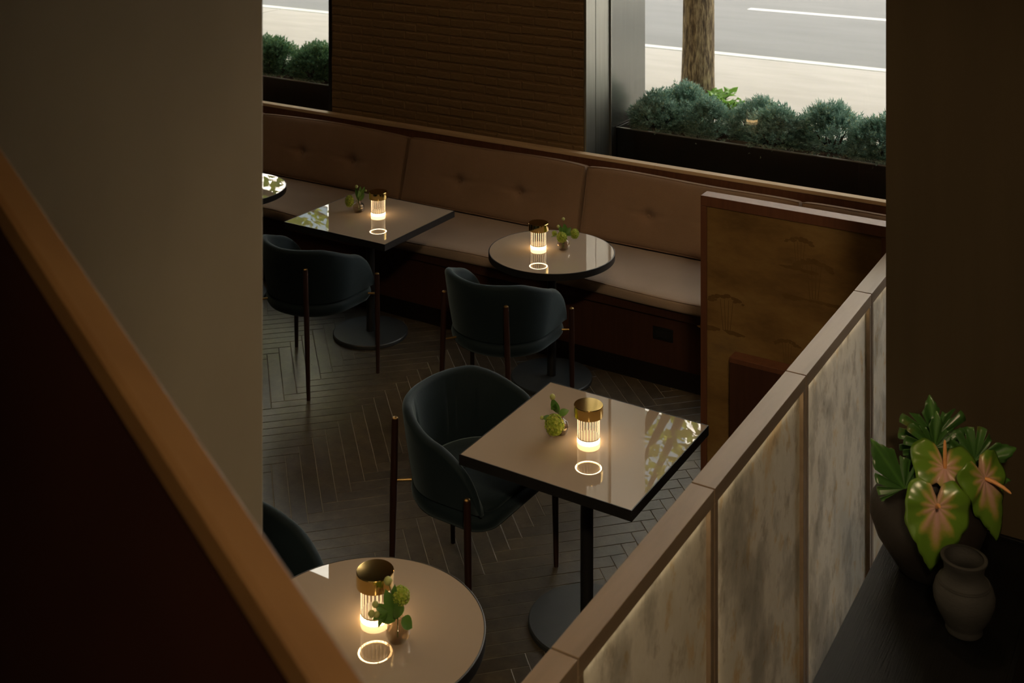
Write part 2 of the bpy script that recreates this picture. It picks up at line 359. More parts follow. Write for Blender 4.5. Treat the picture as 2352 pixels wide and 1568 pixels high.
# right window: brushed metal jamb in two boards, then the outer cladding
obj('jamb_board', boxbm(-3.972, -3.955, YW-.004, 7.612, .56, ZT, bev=.002), 'frame_metal', wr)
obj('jamb_board', boxbm(-3.972, -3.957, 7.622, 7.836, .56, ZT, bev=.002), 'frame_metal', wr)
obj('glazing_bead', boxbm(-3.972, -3.945, 7.836, 7.85, .56, ZT, bev=.002), 'frame_metal', wr)
obj('outer_cladding', boxbm(-3.972, -3.957, 7.866, 8.445, .56, ZT, bev=.002), 'cladding_metal', wr)
obj('jamb_board', boxbm(-6.29, -6.262, YW-.008, 7.84, .56, ZT), 'black_frame', wl)
obj('outer_cladding', boxbm(-6.285, -6.262, 7.866, 8.445, .56, ZT), 'cladding_metal', wl)

# ------------------------------------------------------------------ floor tiles, herringbone
TL, TW = .636, .0735; S2 = math.sqrt(.5)
ep, eq = Vector((-S2, S2, 0)), Vector((S2, S2, 0)); org = Vector((-3.738, 4.839-TL*S2, 0))
def tile_mesh(lx, ly):
    bm = bmesh.new(); g = .0015
    cs = [(g, g), (lx-g, g), (lx-g, ly-g), (g, ly-g)]; c = .0016
    ci = [(g+c, g+c), (lx-g-c, g+c), (lx-g-c, ly-g-c), (g+c, ly-g-c)]
    P = lambda a, z: (ep*a[0]+eq*a[1]+Vector((0, 0, z)))
    lo = [bm.verts.new(P(a, -.006)) for a in cs]; md = [bm.verts.new(P(a, -.0007)) for a in cs]; hi = [bm.verts.new(P(a, 0)) for a in ci]
    for i in range(4):
        j = (i+1) % 4; bm.faces.new((lo[i], lo[j], md[j], md[i])); bm.faces.new((md[i], md[j], hi[j], hi[i]))
    bm.faces.new(hi)
    me = bpy.data.meshes.new('floor_tile'); bmesh.ops.recalc_face_normals(bm, faces=bm.faces); bm.to_mesh(me); bm.free(); me.materials.append(M['stone_tile']); return me
tA, tB = tile_mesh(TL, TW), tile_mesh(TW, TL)
tiles = []
for k in range(-7, 8):
    for j in range(-75, 75):
        for me, p, q, cx, cy in ((tA, j*TW+k*TL, j*TW-k*TL, TL/2, TW/2), (tB, TL+j*TW+k*TL, (j+1)*TW-TL-k*TL, TW/2, TL/2)):
            loc = org+ep*p+eq*q; c = loc+ep*cx+eq*cy
            if -7.6 < c.x < -.2 and .6 < c.y < 7.0: tiles.append((me, loc, c))
def seen(c):
    d = c.dot(FW); u = c.dot(RT)
    if d < .5: return 9e9
    px, py = 1176+2760*u/d, -395+2760*3.2/d
    if px < 590 or px > 1660 or py > 1600 or py < 660 or c.x > -1.45: return 9e9
    return d
tiles.sort(key=lambda t: seen(t[2])); spare = bmesh.new()
for i, (me, loc, c) in enumerate(tiles):
    if i < 300 and seen(c) < 9e8:
        o = bpy.data.objects.new('floor_tile', me); COL.objects.link(o); o.parent = floor; o.location = loc+Vector((0, 0, random.uniform(-.0006, .0004)))
    else:
        b0 = len(spare.verts); spare.from_mesh(me); spare.verts.ensure_lookup_table()
        for v in list(spare.verts)[b0:]: v.co = v.co+loc
so = obj('floor_tile_field', spare, 'stone_tile', floor); so['kind'] = 'stuff'
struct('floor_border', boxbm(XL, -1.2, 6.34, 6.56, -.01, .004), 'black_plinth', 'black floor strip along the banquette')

# ------------------------------------------------------------------ street
def street():
    sw = struct('sidewalk', boxbm(-24, 16, 7.91, 13.0, .3, .585), 'sidewalk', 'pale concrete sidewalk outside the windows')
    xs = [-24, -17.9, -11.83, -1.2, 4.8, 10.8, 16]
    for a, b_ in zip(xs, xs[1:]): obj('paving_slab', boxbm(a+.012, b_-.012, 7.915, 12.985, .5, .60, bev=.006), 'sidewalk', sw)
    struct('curb', boxbm(-24, 16, 13.0, 13.17, .3, .605, bev=.012), 'curb_stone', 'pale stone curb along the road')
    rd = struct('road', boxbm(-40, 30, 13.17, 24.4, .2, .45), 'asphalt', 'grey asphalt road')
    obj('lane_marking', boxbm(-6.45, -.6, 17.38, 17.55, .44, .454), 'road_paint', rd)
    obj('lane_marking', boxbm(-20.0, -14.0, 17.38, 17.55, .44, .454), 'road_paint', rd)
    struct('far_sidewalk', boxbm(-40, 30, 24.4, 29, .3, .60), 'sidewalk', 'pale sidewalk across the road')
    f = thing('brick_building', 'pale brick building across the road, seen mirrored in the table tops', 'building', (0, 29, .6))
    obj('wall', boxbm(-64, 26, 0, 6, 0, 21), 'facade_brick', f)
    obj('cornice', boxbm(-64, 26, -.5, 0, 20.2, 21), 'facade_trim', f)
    for r in range(5):
        for c in range(20):
            x = -54+c*4; wdw = obj('window', boxbm(x, x+1.7, -.05, .05, 2.2+r*3.6, 4.6+r*3.6), 'facade_trim', f)
            obj('pane', boxbm(x+.12, x+1.58, -.09, -.05, 2.32+r*3.6, 4.48+r*3.6), 'facade_glass', wdw)
street()
def tree(x, y, r, h, zlow, seed, label, nleaf):
    rnd = random.Random(seed); t = thing('street_tree', label, 'tree', (x, y, .6), 0, 'trees on the sidewalk')
    bm = bmesh.new(); n = 56; rings = []
    for i in range(41):
        z = h*i/40; rr = r*(1.0-.10*min(1, z/3)-.35*max(0, (z-3)/h)+.16*math.exp(-z/.08)+.05*math.exp(-z/.4)); ring = []
        for k in range(n):
            a = k/n*2*PI; rid = (abs(math.sin(a*9.5+1.3*math.sin(z*2.2+a*2)+.6*math.sin(z*7)))-.6)*.055+.02*math.sin(a*3+z)
            ring.append(bm.verts.new((rr*(1+rid)*math.cos(a)+.012*math.sin(z*1.7), rr*(1+rid)*math.sin(a), z)))
        rings.append(ring)
    for a, b_ in zip(rings, rings[1:]):
        for k in range(n): bm.faces.new((a[k], a[(k+1) % n], b_[(k+1) % n], b_[k]))
    bm.faces.new(rings[-1]); obj('trunk', bm, 'bark', t, 50)
    tips = []
    for i in range(17):
        a = i*2.4+rnd.random(); z0 = h-.06-.25*rnd.random()*(i % 3); L = (2.0+rnd.random()*1.5) if i % 2 else 1.5+rnd.random()*1.2; e = (.25+rnd.random()*.45) if i % 2 else (.8+rnd.random()*.7)
        p0 = Vector((0, 0, z0)); pts = [p0+Vector((math.cos(a)*L*s, math.sin(a)*L*s, e*L*s+.25*math.sin(s*3+i)+rnd.uniform(-.06, .06))) for s in (0, .2, .4, .6, .8, 1)]
        if min(p.y for p in pts)+y < 8.9: continue
        br = obj('branch', tubebm(pts, [.062, .05, .040, .031, .022, .010], n=7), 'bark_twig', t, 60)
        tips += pts[2:]
    bm = bmesh.new()
    for i in range(nleaf):
        c = rnd.choice(tips)+Vector((rnd.gauss(0, .48), rnd.gauss(0, .48), rnd.gauss(0, .42)))
        if c.z < zlow-.9 or c.y+y < 8.75: continue
        u = Vector((rnd.gauss(0, 1), rnd.gauss(0, 1), rnd.gauss(0, .5))).normalized(); v = u.orthogonal().normalized(); s = rnd.uniform(.05, .095)
        n_ = u.cross(v)
        q = [c-u*s, c-v*s*.55+n_*s*.12, c+u*s, c+v*s*.55+n_*s*.12]; vs = [bm.verts.new(p) for p in q]; bm.faces.new(vs)
    f = obj('foliage', bm, 'tree_leaf', t); f['kind'] = 'stuff'
    return t
tree(-4.47, 10.70, .150, 2.75, 2.9, 5, 'street tree with ridged brown bark outside the right window', 4200)
tree(-11.6, 11.2, .17, 2.3, 2.3, 11, 'street tree outside the left window, seen only as mirrored leaves', 6500)
# lime-green plants at the foot of the tree
def lime_plant(x, y, s, seed, label):
    rnd = random.Random(seed); t = thing('sidewalk_plant', label, 'plant', (x, y, .6), 0, 'bright green plants around the tree')
    for k in range(15):
        a = k*2.4; L = s*rnd.uniform(.5, 1.0); el = rnd.uniform(.5, 1.25); bm = bmesh.new(); tip = Vector((math.cos(a)*math.cos(el), math.sin(a)*math.cos(el), math.sin(el)))*L
        tube(bm, [(0, 0, 0), tip*.5+Vector((0, 0, .02)), tip], [.006, .005, .003], n=5); stem = obj('stem', bm, 'stem_green', t)
        bm = bmesh.new(); c = bm.verts.new(tip); ring = []
        u = Vector((-math.sin(a), math.cos(a), 0)); vdir = (tip.normalized()*.5+Vector((math.cos(a), math.sin(a), -.2))*.6).normalized()
        for i in range(11):
            th_ = i/11*2*PI; rr = s*.30*(1+.35*math.cos(5*th_)); ring.append(bm.verts.new(tip+u*math.cos(th_)*rr+vdir*math.sin(th_)*rr+Vector((0, 0, .02*math.cos(3*th_)))))
        for i in range(11): bm.faces.new((c, ring[i], ring[(i+1) % 11]))
        obj('leaf', bm, 'lime_leaf', t)
lime_plant(-4.17, 10.55, .21, 1, 'bright lime green leafy plant beside the tree trunk')
lime_plant(-4.00, 10.35, .15, 2, 'low lime green leafy plant second from the tree trunk')
lime_plant(-3.66, 10.25, .17, 3, 'low lime green leafy plant farthest from the tree trunk')

# ------------------------------------------------------------------ planters and junipers
def planter(x0, x1, label):
    t = thing('planter_box', label, 'planter', ((x0+x1)/2, 8.18, .6)); cx = (x0+x1)/2
    y0, y1 = 7.93-8.18, 8.43-8.18; a, b_ = x0-cx, x1-cx
    n = max(1, round((x1-x0)/1.62))
    for i in range(n):
        xa, xb = a+(b_-a)*i/n, a+(b_-a)*(i+1)/n
        obj('front_panel', boxbm(xa+.0008, xb-.0008, y0, y0+.012, 0, .403), 'planter_black', t)
    obj('back_panel', boxbm(a, b_, y1-.012, y1, 0, .403), 'planter_black', t)
    for s, xx in ((1, a), (-1, b_)): obj('end_panel', boxbm(min(xx, xx+s*.012), max(xx, xx+s*.012), y0, y1, 0, .403), 'planter_black', t)
    obj('rim', boxbm(a, b_, y0-.003, y0+.014, .400, .406), 'frame_metal', t)
    bm = bmesh.new(); nx = int((x1-x0)/.04); ny = 11; g = [[bm.verts.new((a+.012+(b_-a-.024)*i/nx, y0+.012+(y1-y0-.024)*j/ny, .365+random.uniform(-.012, .02))) for j in range(ny+1)] for i in range(nx+1)]
    for i in range(nx):
        for j in range(ny): bm.faces.new((g[i][j], g[i+1][j], g[i+1][j+1], g[i][j+1]))
    obj('soil', bm, 'soil', t)
planter(-3.95, 1.38, 'long black planter box outside the right window')
planter(-9.3, -6.30, 'long black planter box outside the left window')
def juniper_mesh(seed, nsp):
    rnd = random.Random(seed); verts, faces = [], []
    blade = []
    for k in range(9):
        a = k*2.4; h = .006+k*.0075; blade.append((a, h, .030-.0016*k))
    lobes = [(Vector((rnd.gauss(0, .05), rnd.gauss(0, .05), .15+rnd.uniform(-.03, .06))), rnd.uniform(.13, .18)) for _ in range(2)]
    for _ in range(7):
        a = rnd.random()*2*PI; lobes.append((Vector((math.cos(a)*.10, math.sin(a)*.10, rnd.uniform(.06, .17))), rnd.uniform(.075, .115)))
    for _ in range(3):
        a = rnd.random()*2*PI; lobes.append((Vector((math.cos(a)*.06, math.sin(a)*.06, rnd.uniform(.20, .26))), rnd.uniform(.05, .08)))
    i = 0
    while i < nsp:
        c, R = rnd.choice(lobes); d = Vector((rnd.gauss(0, 1), rnd.gauss(0, 1), rnd.gauss(.35, 1))).normalized()
        p = c+d*R*rnd.uniform(.66, .92)
        if p.z < .01: continue
        if any((p-c2).length < R2*.60 for c2, R2 in lobes): continue
        i += 1
        ax = (d+Vector((rnd.gauss(0, .3), rnd.gauss(0, .3), .55+rnd.gauss(0, .25)))).normalized(); u = ax.orthogonal().normalized(); v = ax.cross(u); s = rnd.uniform(.75, 1.2)*(1+.55*max(0, d.z)*rnd.random())
        for a, h, L in blade:
            r_ = (u*math.cos(a)+v*math.sin(a)); sd = ax.cross(r_); b0 = p+ax*h*s; tip = b0+(r_*.62+ax*.8)*L*s; mid = b0+(r_*.50+ax*.32)*L*s*.62
            k = len(verts); wd = .0050*s
            verts += [tuple(b0), tuple(mid+sd*wd), tuple(tip), tuple(mid-sd*wd)]; faces.append((k, k+1, k+2, k+3))
        k = len(verts); e = p+ax*.088*s; m_ = p+ax*.068*s
        verts += [tuple(m_+u*.004), tuple(e), tuple(m_-u*.004), tuple(m_+v*.004), tuple(m_-v*.004)]; faces += [(k, k+1, k+2), (k+3, k+1, k+4)]
    me = bpy.data.meshes.new('juniper_foliage'); me.from_pydata(verts, [], faces); me.update(); return me
jm = [juniper_mesh(30+i, 1150) for i in range(3)]
jmg = [m_.copy() for m_ in jm]
for m_ in jm: m_.materials.append(M['juniper'])
for m_ in jmg: m_.materials.append(M['juniper_green'])
bm = bmesh.new()
for k in range(7):
    a = k*.9; tube(bm, [(0, 0, -.02), (math.cos(a)*.05, math.sin(a)*.05, .06), (math.cos(a)*.11, math.sin(a)*.11, .15+.02*(k % 3))], [.011, .008, .004], n=6)
core = bpy.data.meshes.new('stems'); bm.to_mesh(core); bm.free(); core.materials.append(M['bark_twig'])
def juniper(i, x, y, s, label, green=False, z=.945):
    t = thing('juniper_shrub', label, 'shrub', (x, y, z), i*1.7, 'junipers in the window planters'); t.scale = (s*.90, s*.90, s*.80)
    for nm, me in (('foliage', (jmg if green else jm)[i % 3]), ('stems', core)):
        o = bpy.data.objects.new(nm, me); COL.objects.link(o); o.parent = t
        if nm == 'foliage': o['kind'] = 'stuff'
right = [(-3.70, 8.12, 1.0, 'blue-green juniper nearest the metal pilaster in the right planter'),
         (-3.60, 8.33, 1.08, 'tall-tipped juniper in front of the tree trunk, at the back of the right planter'),
         (-3.30, 8.13, .98, 'juniper second from the pilaster along the front of the right planter'),
         (-3.02, 8.31, 1.0, 'juniper behind the bare patch of soil in the right planter'),
         (-2.80, 8.10, 1.02, 'juniper in the middle front of the right planter, beside the bare soil'),
         (-2.45, 8.22, 1.12, 'broad juniper right of the middle in the right planter'),
         (-2.06, 8.14, 1.12, 'large juniper by the dark brown wall edge in the right planter'),
         (-1.78, 8.25, 1.0, 'juniper half hidden behind the dark brown wall edge')]
for i, (x, y, s, lb) in enumerate(right): juniper(i, x, y, s, lb)
left = [(-7.72, 8.24, 1.05, 'green juniper half hidden behind the plaster pier, left planter'),
        (-7.48, 8.18, 1.1, 'rounded green juniper on the left of the left window'),
        (-7.05, 8.18, 1.1, 'rounded green juniper on the right of the left window'),
        (-7.20, 8.36, 1.0, 'green juniper at the back of the left planter between two others'),
        (-6.70, 8.22, 1.0, 'green juniper against the black frame of the left window')]
for i, (x, y, s, lb) in enumerate(left): juniper(i+1, x, y, s, lb, True)

# ------------------------------------------------------------------ banquette
bq = thing('banquette', 'long wooden banquette base with oak ledge under the windows', 'bench', (-5.0, 6.98, 0))
def part(name, m_, parent, x0, x1, y0, y1, z0, z1, bev=.003):
    P = parent.location; return obj(name, boxbm(x0-P.x, x1-P.x, y0-P.y, y1-P.y, z0-P.z, z1-P.z, bev=bev), m_, parent)
BX0, BX1 = -8.37, -.86
part('front_panel', 'dark_walnut', bq, BX0, BX1, 6.565, 6.60, .0, .31)
part('seat_rail', 'dark_walnut', bq, BX0, BX1, 6.535, 6.60, .305, .366)
part('seat_board', 'dark_walnut', bq, BX0, BX1, 6.58, 7.40, .33, .36)
part('back_panel', 'walnut', bq, BX0, BX1, 7.40, 7.455, .0, .905)
part('ledge', 'ledge_oak', bq, BX0, -3.40, 7.396, 7.458, .906, .93, bev=.002)
part('ledge', 'ledge_oak', bq, -3.398, BX1, 7.396, 7.458, .906, .93, bev=.002)
op = part('outlet_plate', 'outlet_black', bq, -3.024, -2.894, 6.558, 6.567, .155, .23, bev=.002)
ob = boxbm(-.045, .045, -.003, .002, -.02, .02, bev=.001); s_ = obj('socket', ob, 'black_metal', op); s_.location = (-2.959+5.0, 6.557-6.98, .192)
XS = [BX0+1.5025*i for i in range(6)]
seat_names = ['behind the plaster pier', 'behind the square table by the window wall', 'between the square and the round window tables', 'under the round table edge, brightly lit', 'hidden behind the painted screen']
back_names = ['farthest left, behind the plaster pier', 'left of the middle, behind the square table', 'in the middle under the brick pier', 'right of the middle, behind the round table', 'far right, behind the painted screen']
for i in range(5):
    cx = (XS[i]+XS[i+1])/2; hx = (XS[i+1]-XS[i])/2-.004
    rw = random.Random(50+i)
    ph = rw.random()*6
    def seatwarp(p, q):
        p = p.copy()
        if q.z > 0: p.z += .010*(1-abs(q.x)**8)*(1-abs(q.y)**6)+.004*math.sin(p.x*5+ph)*(1-q.y)*.5
        if q.y < -.9: p.y += .010*math.sin(p.x*4.2+ph)-.006*(1-abs(q.x)**4)
        return p
    t = thing('seat_cushion', 'beige linen banquette seat cushion '+seat_names[i], 'cushion', (cx, 6.845, .402), 0, 'banquette seat cushions')
    obj('cushion_body', rbox(hx, .335, .036, .020, 26, 12, 2, seatwarp), 'linen_daylit', t, 70)
    pts = [seatwarp(Vector((-hx+.012+(2*hx-.024)*k/30, -.335+.006, .036-.004)), Vector((-1+2*k/30, -1, 1))) for k in range(31)]
    obj('piping', tubebm(pts, .0045, n=6), 'linen_daylit', t, 60)
    # reclined back cushion: y = thickness, z = height
    tuft = [Vector((-.255, 0, -.025)), Vector((.255, 0, -.025))]
    def backwarp(p, q):
        p = p.copy()
        if q.y < 0:
            p.y -= .022*(1-abs(q.x)**6)*(1-abs(q.z)**4)
            for tt in tuft:
                dx, dz = p.x-tt.x, p.z-tt.z; r2 = dx*dx+dz*dz
                p.y += .036*math.exp(-r2/.0011)+.018*math.exp(-r2/.010)+.016*math.exp(-(dz-.10*abs(dx))**2/.00014)*math.exp(-abs(dx)/.08)+.010*math.exp(-dx*dx/.00016)*math.exp(-abs(dz)/.05)
        if q.z > .8: p.z += .006*math.sin(p.x*4+ph)-.012*abs(q.x)**6
        if abs(q.z) < .9: p.x += .008*math.copysign(abs(q.x)**6, q.x)*math.cos(q.z*PI/2)*(-.6)
        return p
    t = thing('back_cushion', 'tufted linen back cushion '+back_names[i], 'cushion', (cx, 7.285, .652), 0, 'tufted banquette back cushions')
    t.rotation_euler = (math.radians(-15.5), 0, 0)
    obj('cushion_body', rbox(hx, .052, .235, .026, 60, 2, 26, backwarp), 'linen_dim', t, 70)
    a, b_ = hx-.008, .235-.008
    pts = [Vector((-a+2*a*k/24, -.046, b_)) for k in range(25)]+[Vector((a, -.046, b_-2*b_*k/8)) for k in range(1, 9)]+[Vector((a-2*a*k/24, -.046, -b_)) for k in range(1, 25)]+[Vector((-a, -.046, -b_+2*b_*k/8)) for k in range(1, 8)]
    pts = [backwarp(p, Vector((p.x/hx, 0, p.z/.235))) for p in pts]
    obj('piping', tubebm(pts, .005, n=6, closed=True), 'linen_dim', t, 60)
    for tt in tuft:
        bm = lathebm([(0, -.004), (.009, -.003), (.011, .002), (0, .005)], 12); o = obj('tuft_button', bm, 'linen_dim', t, 60); o.location = (tt.x, -.040, tt.z); o.rotation_euler = (PI/2, 0, 0)

# ------------------------------------------------------------------ tables
def pedestal(t, z=.745):
    obj('column', lathebm([(.0, .02), (.026, .02), (.026, z-.05), (0, z-.05)], 28), 'black_metal', t, 40)
    obj('base_plate', lathebm([(0, 0), (.232, 0), (.236, .004), (.236, .019), (.231, .024), (0, .025)], 72), 'base_metal', t, 40)
    obj('top_bracket', boxbm(-.14, .14, -.03, .03, z-.052, z-.040), 'black_metal', t)
def round_table(x, y, r, label):
    t = thing('round_table', label, 'table', (x, y, 0), 0, 'dining tables'); z = .745; r -= .0025
    obj('edge_band', lathebm([(0, z-.040), (r-.002, z-.040), (r+.0025, z-.037), (r+.0025, z-.001), (r, z), (r-.003, z-.0015), (0, z-.004)], 120), 'black_metal', t, 30)
    obj('table_top', lathebm([(r-.0035, z-.006), (r-.0035, z-.0006), (0, z-.0006)], 120), 'table_glass', t, 30)
    pedestal(t); return t
def square_table(x0, x1, y0, y1, label):
    cx, cy = (x0+x1)/2, (y0+y1)/2; t = thing('square_table', label, 'table', (cx, cy, 0), 0, 'dining tables'); z = .745; hx, hy = (x1-x0)/2, (y1-y0)/2
    bm = bmesh.new()
    for a in ((-hx, hx, -hy, -hy+.004), (-hx, hx, hy-.004, hy), (-hx, -hx+.004, -hy+.004, hy-.004), (hx-.004, hx, -hy+.004, hy-.004)): box(bm, *a, z-.040, z)
    box(bm, -hx+.004, hx-.004, -hy+.004, hy-.004, z-.040, z-.010)
    obj('edge_band', bm, 'black_metal', t); obj('table_top', boxbm(-hx+.0045, hx-.0045, -hy+.0045, hy-.0045, z-.010, z-.0006), 'table_glass', t)
    pedestal(t); return t
square_table(-5.121, -4.334, 5.654, 6.386, 'beige-topped square table by the banquette, nearer the brick pier')
round_table(-3.444, 6.077, .367, 'beige-topped round table at the banquette, right of the square one')
square_table(-2.634, -1.886, 3.912, 4.637, 'beige-topped square table beside the mural partition')
round_table(-2.305, 2.905, .372, 'beige-topped round table nearest the camera, at the bottom of the picture')
round_table(-5.917, 6.01, .367, 'round table half hidden behind the plaster pier')

# ------------------------------------------------------------------ chairs
def lerp_table(t, tab):
    for (a, va), (b_, vb) in zip(tab, tab[1:]):
        if t <= b_:
            s = (t-a)/(b_-a) if b_ > a else 0; s = max(0, min(1, s)); return va+(vb-va)*s
    return tab[-1][1]
def smooth_table(t, tab):
    v = 0; w_ = 0
    for k in range(-4, 5):
        g = math.exp(-(k/2.2)**2); v += g*lerp_table(abs(t+k*2.0) if t+k*2.0 < 90 else 90, tab); w_ += g
    return v/w_
def chair_mesh_shell(creases):
    a, b_, cy, fy = .290, .258, .030, .255; st = []
    arc = [(-90+180*i/72) for i in range(73)]
    for i in range(14, 0, -1): st.append((-a+.010*(i/14)**2, cy+(fy-cy)*i/14, -1, 0, -90))
    for d in arc: st.append((a*math.sin(math.radians(d)), cy-b_*math.cos(math.radians(d)), math.sin(math.radians(d)), -math.cos(math.radians(d)), d))
    for i in range(1, 15): st.append((a-.010*(i/14)**2, cy+(fy-cy)*i/14, 1, 0, 90))
    bm = bmesh.new(); rings = []; zb = .500; nS = len(st)
    for i, (x, y, nx, ny, d) in enumerate(st):
        zt = smooth_table(abs(d), [(0, .808), (35, .814), (50, .814), (65, .793), (78, .770), (90, .750)]) if abs(d) < 90 else lerp_table(y, [(.03, .750), (.07, .739), (.10, .726), (.135, .704), (.17, .674), (.20, .642), (.225, .610), (.255, .565)])
        e = min(i, nS-1-i)/5.0
        if e < 1: zt = zb+.018+(zt-zb-.018)*math.sqrt(max(0, 1-(1-e)**2.6))
        n = Vector((nx, ny, 0)).normalized(); hgt = zt-zb; th = .042*(1 if e >= 1 else .35+.65*math.sqrt(max(0, 1-(1-e)**2)))
        fl = .030*hgt/.3
        ring = []; P = Vector((x, y, 0)); crease = 0
        for cd in creases: crease += .010*math.exp(-((d-cd)/1.5)**2)
        prof = []
        for k in range(7): s = k/6; prof.append((fl*s-.012*(1-s)**2, zb+(hgt-th*.5)*s, 0))
        for k in range(1, 7): an = PI*k/7; prof.append((fl-th*.5+th*.5*math.cos(an), zt-th*.5+th*.5*math.sin(an), 0))
        for k in range(7): s = 1-k/6; prof.append((fl*s-th-.010*math.sin(s*PI)-.006*(1-s), zb+(hgt-th*.5)*s, math.sin(s*PI)**.7))
        for off, z, w_ in prof: ring.append(bm.verts.new(P+n*(off+crease*w_)+Vector((0, 0, z))))
        rings.append(ring)
    m_ = len(rings[0])
    for r0, r1 in zip(rings, rings[1:]):
        for k in range(m_): bm.faces.new((r0[k], r0[(k+1) % m_], r1[(k+1) % m_], r1[k]))
    bm.faces.new(rings[0]); bm.faces.new(rings[-1][::-1]); return bm
def plan(a, b_, cy, fy, n=40, rc=.09):
    pts = [(a*math.sin(math.radians(-90+180*i/n)), cy-b_*math.cos(math.radians(-90+180*i/n))) for i in range(n+1)]
    for i in range(9): an = PI/2*i/8; pts.append((a-rc+rc*math.cos(an), fy-rc+rc*math.sin(an)))
    for i in range(9): an = PI/2+PI/2*i/8; pts.append((-a+rc+rc*math.cos(an), fy-rc+rc*math.sin(an)))
    return pts
def stack(bm, layers):
    rings = [[bm.verts.new((x, y, z)) for x, y in pts] for pts, z in layers]; k = len(rings[0])
    for r0, r1 in zip(rings, rings[1:]):
        for i in range(k): bm.faces.new((r0[i], r0[(i+1) % k], r1[(i+1) % k], r1[i]))
    bm.faces.new(rings[0][::-1]); bm.faces.new(rings[-1])
def make_chair(label):
    t = thing('dining_chair', label, 'chair', group='barrel-back dining chairs')
    obj('backrest', chair_mesh_shell((-33, -22, -52, 30)), 'velvet', t, 50)
    bm = bmesh.new(); P = lambda g, rc=.10: plan(.284-g, .252-g, .030, .285-g, rc=rc)
    stack(bm, [(P(.070), .412), (P(.036), .416), (P(.014), .427), (P(.003), .446), (P(0), .466), (P(.003), .482), (P(.014), .492), (P(.03), .495)])
    obj('seat_base', bm, 'velvet', t, 60)
    bm = bmesh.new(); P = lambda g: plan(.252-g, .220-g, .030, .272-g, rc=.085)
    stack(bm, [(P(.008), .492), (P(0), .502), (P(.002), .515), (P(.012), .526), (P(.035), .533), (P(.09), .537), (P(.16), .539)])
    obj('seat', bm, 'velvet', t, 60)
    for fx, fy_, tx, ty, tz in ((.325, .235, .325, .225, .585), (-.325, .235, -.325, .225, .585), (.218, -.240, .194, -.240, .725), (-.218, -.240, -.194, -.240, .725)):
        f, p = Vector((fx, fy_, 0)), Vector((tx, ty, tz))
        lg = obj('leg', tubebm([f, f.lerp(p, .08), f.lerp(p, .6), f.lerp(p, .97), p], [.0105, .0115, .0155, .0145, .0135], n=14), 'leg_wood', t, 50)
        tip = lathebm([(0, .0), (.0125, .0), (.0125, .003), (.009, .006), (0, .007)], 14); o = obj('brass_tip', tip, 'dull_brass', lg, 40); o.location = p
        q = f.lerp(p, .47/tz); c = Vector((0, .03, q.z)); dirn = (c-q).normalized()
        obj('brass_peg', tubebm([q, q+dirn*.075], .006, n=10), 'dull_brass', lg, 40)
    return t
chairs = [(-4.686, 5.39, -2, 'dark velvet barrel chair facing the square table at the banquette'),
          (-3.46, 5.525, 0, 'dark velvet barrel chair facing the round table at the banquette'),
          (-2.80, 4.23, -92, 'dark velvet barrel chair turned right, at the square table by the partition'),
          (-2.93, 2.93, -88, 'dark velvet barrel chair mostly hidden behind the sloping rail')]
c0 = None
for x, y, a, lb in chairs:
    c = make_chair(lb) if c0 is None else copy_tree(c0)
    c0 = c0 or c; c.location = (x, y, 0); c.rotation_euler = (0, 0, math.radians(a)); c['label'] = lb

# ------------------------------------------------------------------ table lamps
def make_lamp(label):
    t = thing('table_lamp', label, 'lamp', group='portable brass table lamps')
    cap = obj('cap', lathebm([(.054, .1045), (.0582, .1045), (.0585, .106), (.0585, .1455), (.057, .1478), (.055, .148), (0, .148)], 72), 'brass', t, 30)
    obj('light_ring', lathebm([(.0475, .1052), (.0540, .1052), (.0540, .1072), (.0475, .1072), (.0475, .1052)], 60), 'led_warm', cap, 30)
    flute = lambda a: 1+.030*abs(math.cos(a*11))
    obj('crystal_body', lathebm([(.0440, .0225), (.0440, .1065)], 176, rfun=flute), 'lamp_crystal', t, 40)
    obj('glowing_base', lathebm([(.0405, .0008), (.0445, .0008), (.0445, .0185), (.0405, .0185), (.0405, .0008)], 176, rfun=flute), 'led_base', t, 40)
    obj('base_disc', lathebm([(0, .0008), (.0400, .0008), (.0400, .0186), (.0446, .0186), (.0446, .0222), (.043, .0226), (0, .0226)], 176, rfun=flute), 'lamp_disc', t, 40)
    bm = bmesh.new()
    for k in range(22):
        a = (k+.5)/22*2*PI; r = .0438; w_ = .00042
        u, v_ = Vector((math.cos(a), math.sin(a), 0)), Vector((-math.sin(a), math.cos(a), 0))
        q = [u*r-v_*w_, u*(r+.0008), u*r+v_*w_]; lo = [bm.verts.new(p+UP*.0225) for p in q]; hi = [bm.verts.new(p+UP*.1045) for p in q]
        for i in range(3): bm.faces.new((lo[i], lo[(i+1) % 3], hi[(i+1) % 3], hi[i]))
    obj('flute_glints', bm, 'lit_flute', t)  # thin glowing strips imitating glints along the flutes
    obj('cap_underside', lathebm([(0, .1068), (.0475, .1068), (.0475, .1090), (0, .1090)], 40), 'brass', t, 30)
    return t
l0 = None
for x, y, lb in ((-4.704, 6.068, 'brass-capped crystal lamp on the square table at the banquette'), (-3.533, 6.078, 'brass-capped crystal lamp on the round table at the banquette'),
                 (-2.248, 4.266, 'brass-capped crystal lamp on the square table beside the partition'), (-2.312, 2.967, 'brass-capped crystal lamp on the nearest round table')):
    c = make_lamp(lb) if l0 is None else copy_tree(l0); l0 = l0 or c
    c.location = (x, y, .745); c['label'] = lb; c.rotation_euler = (0, 0, x*3)

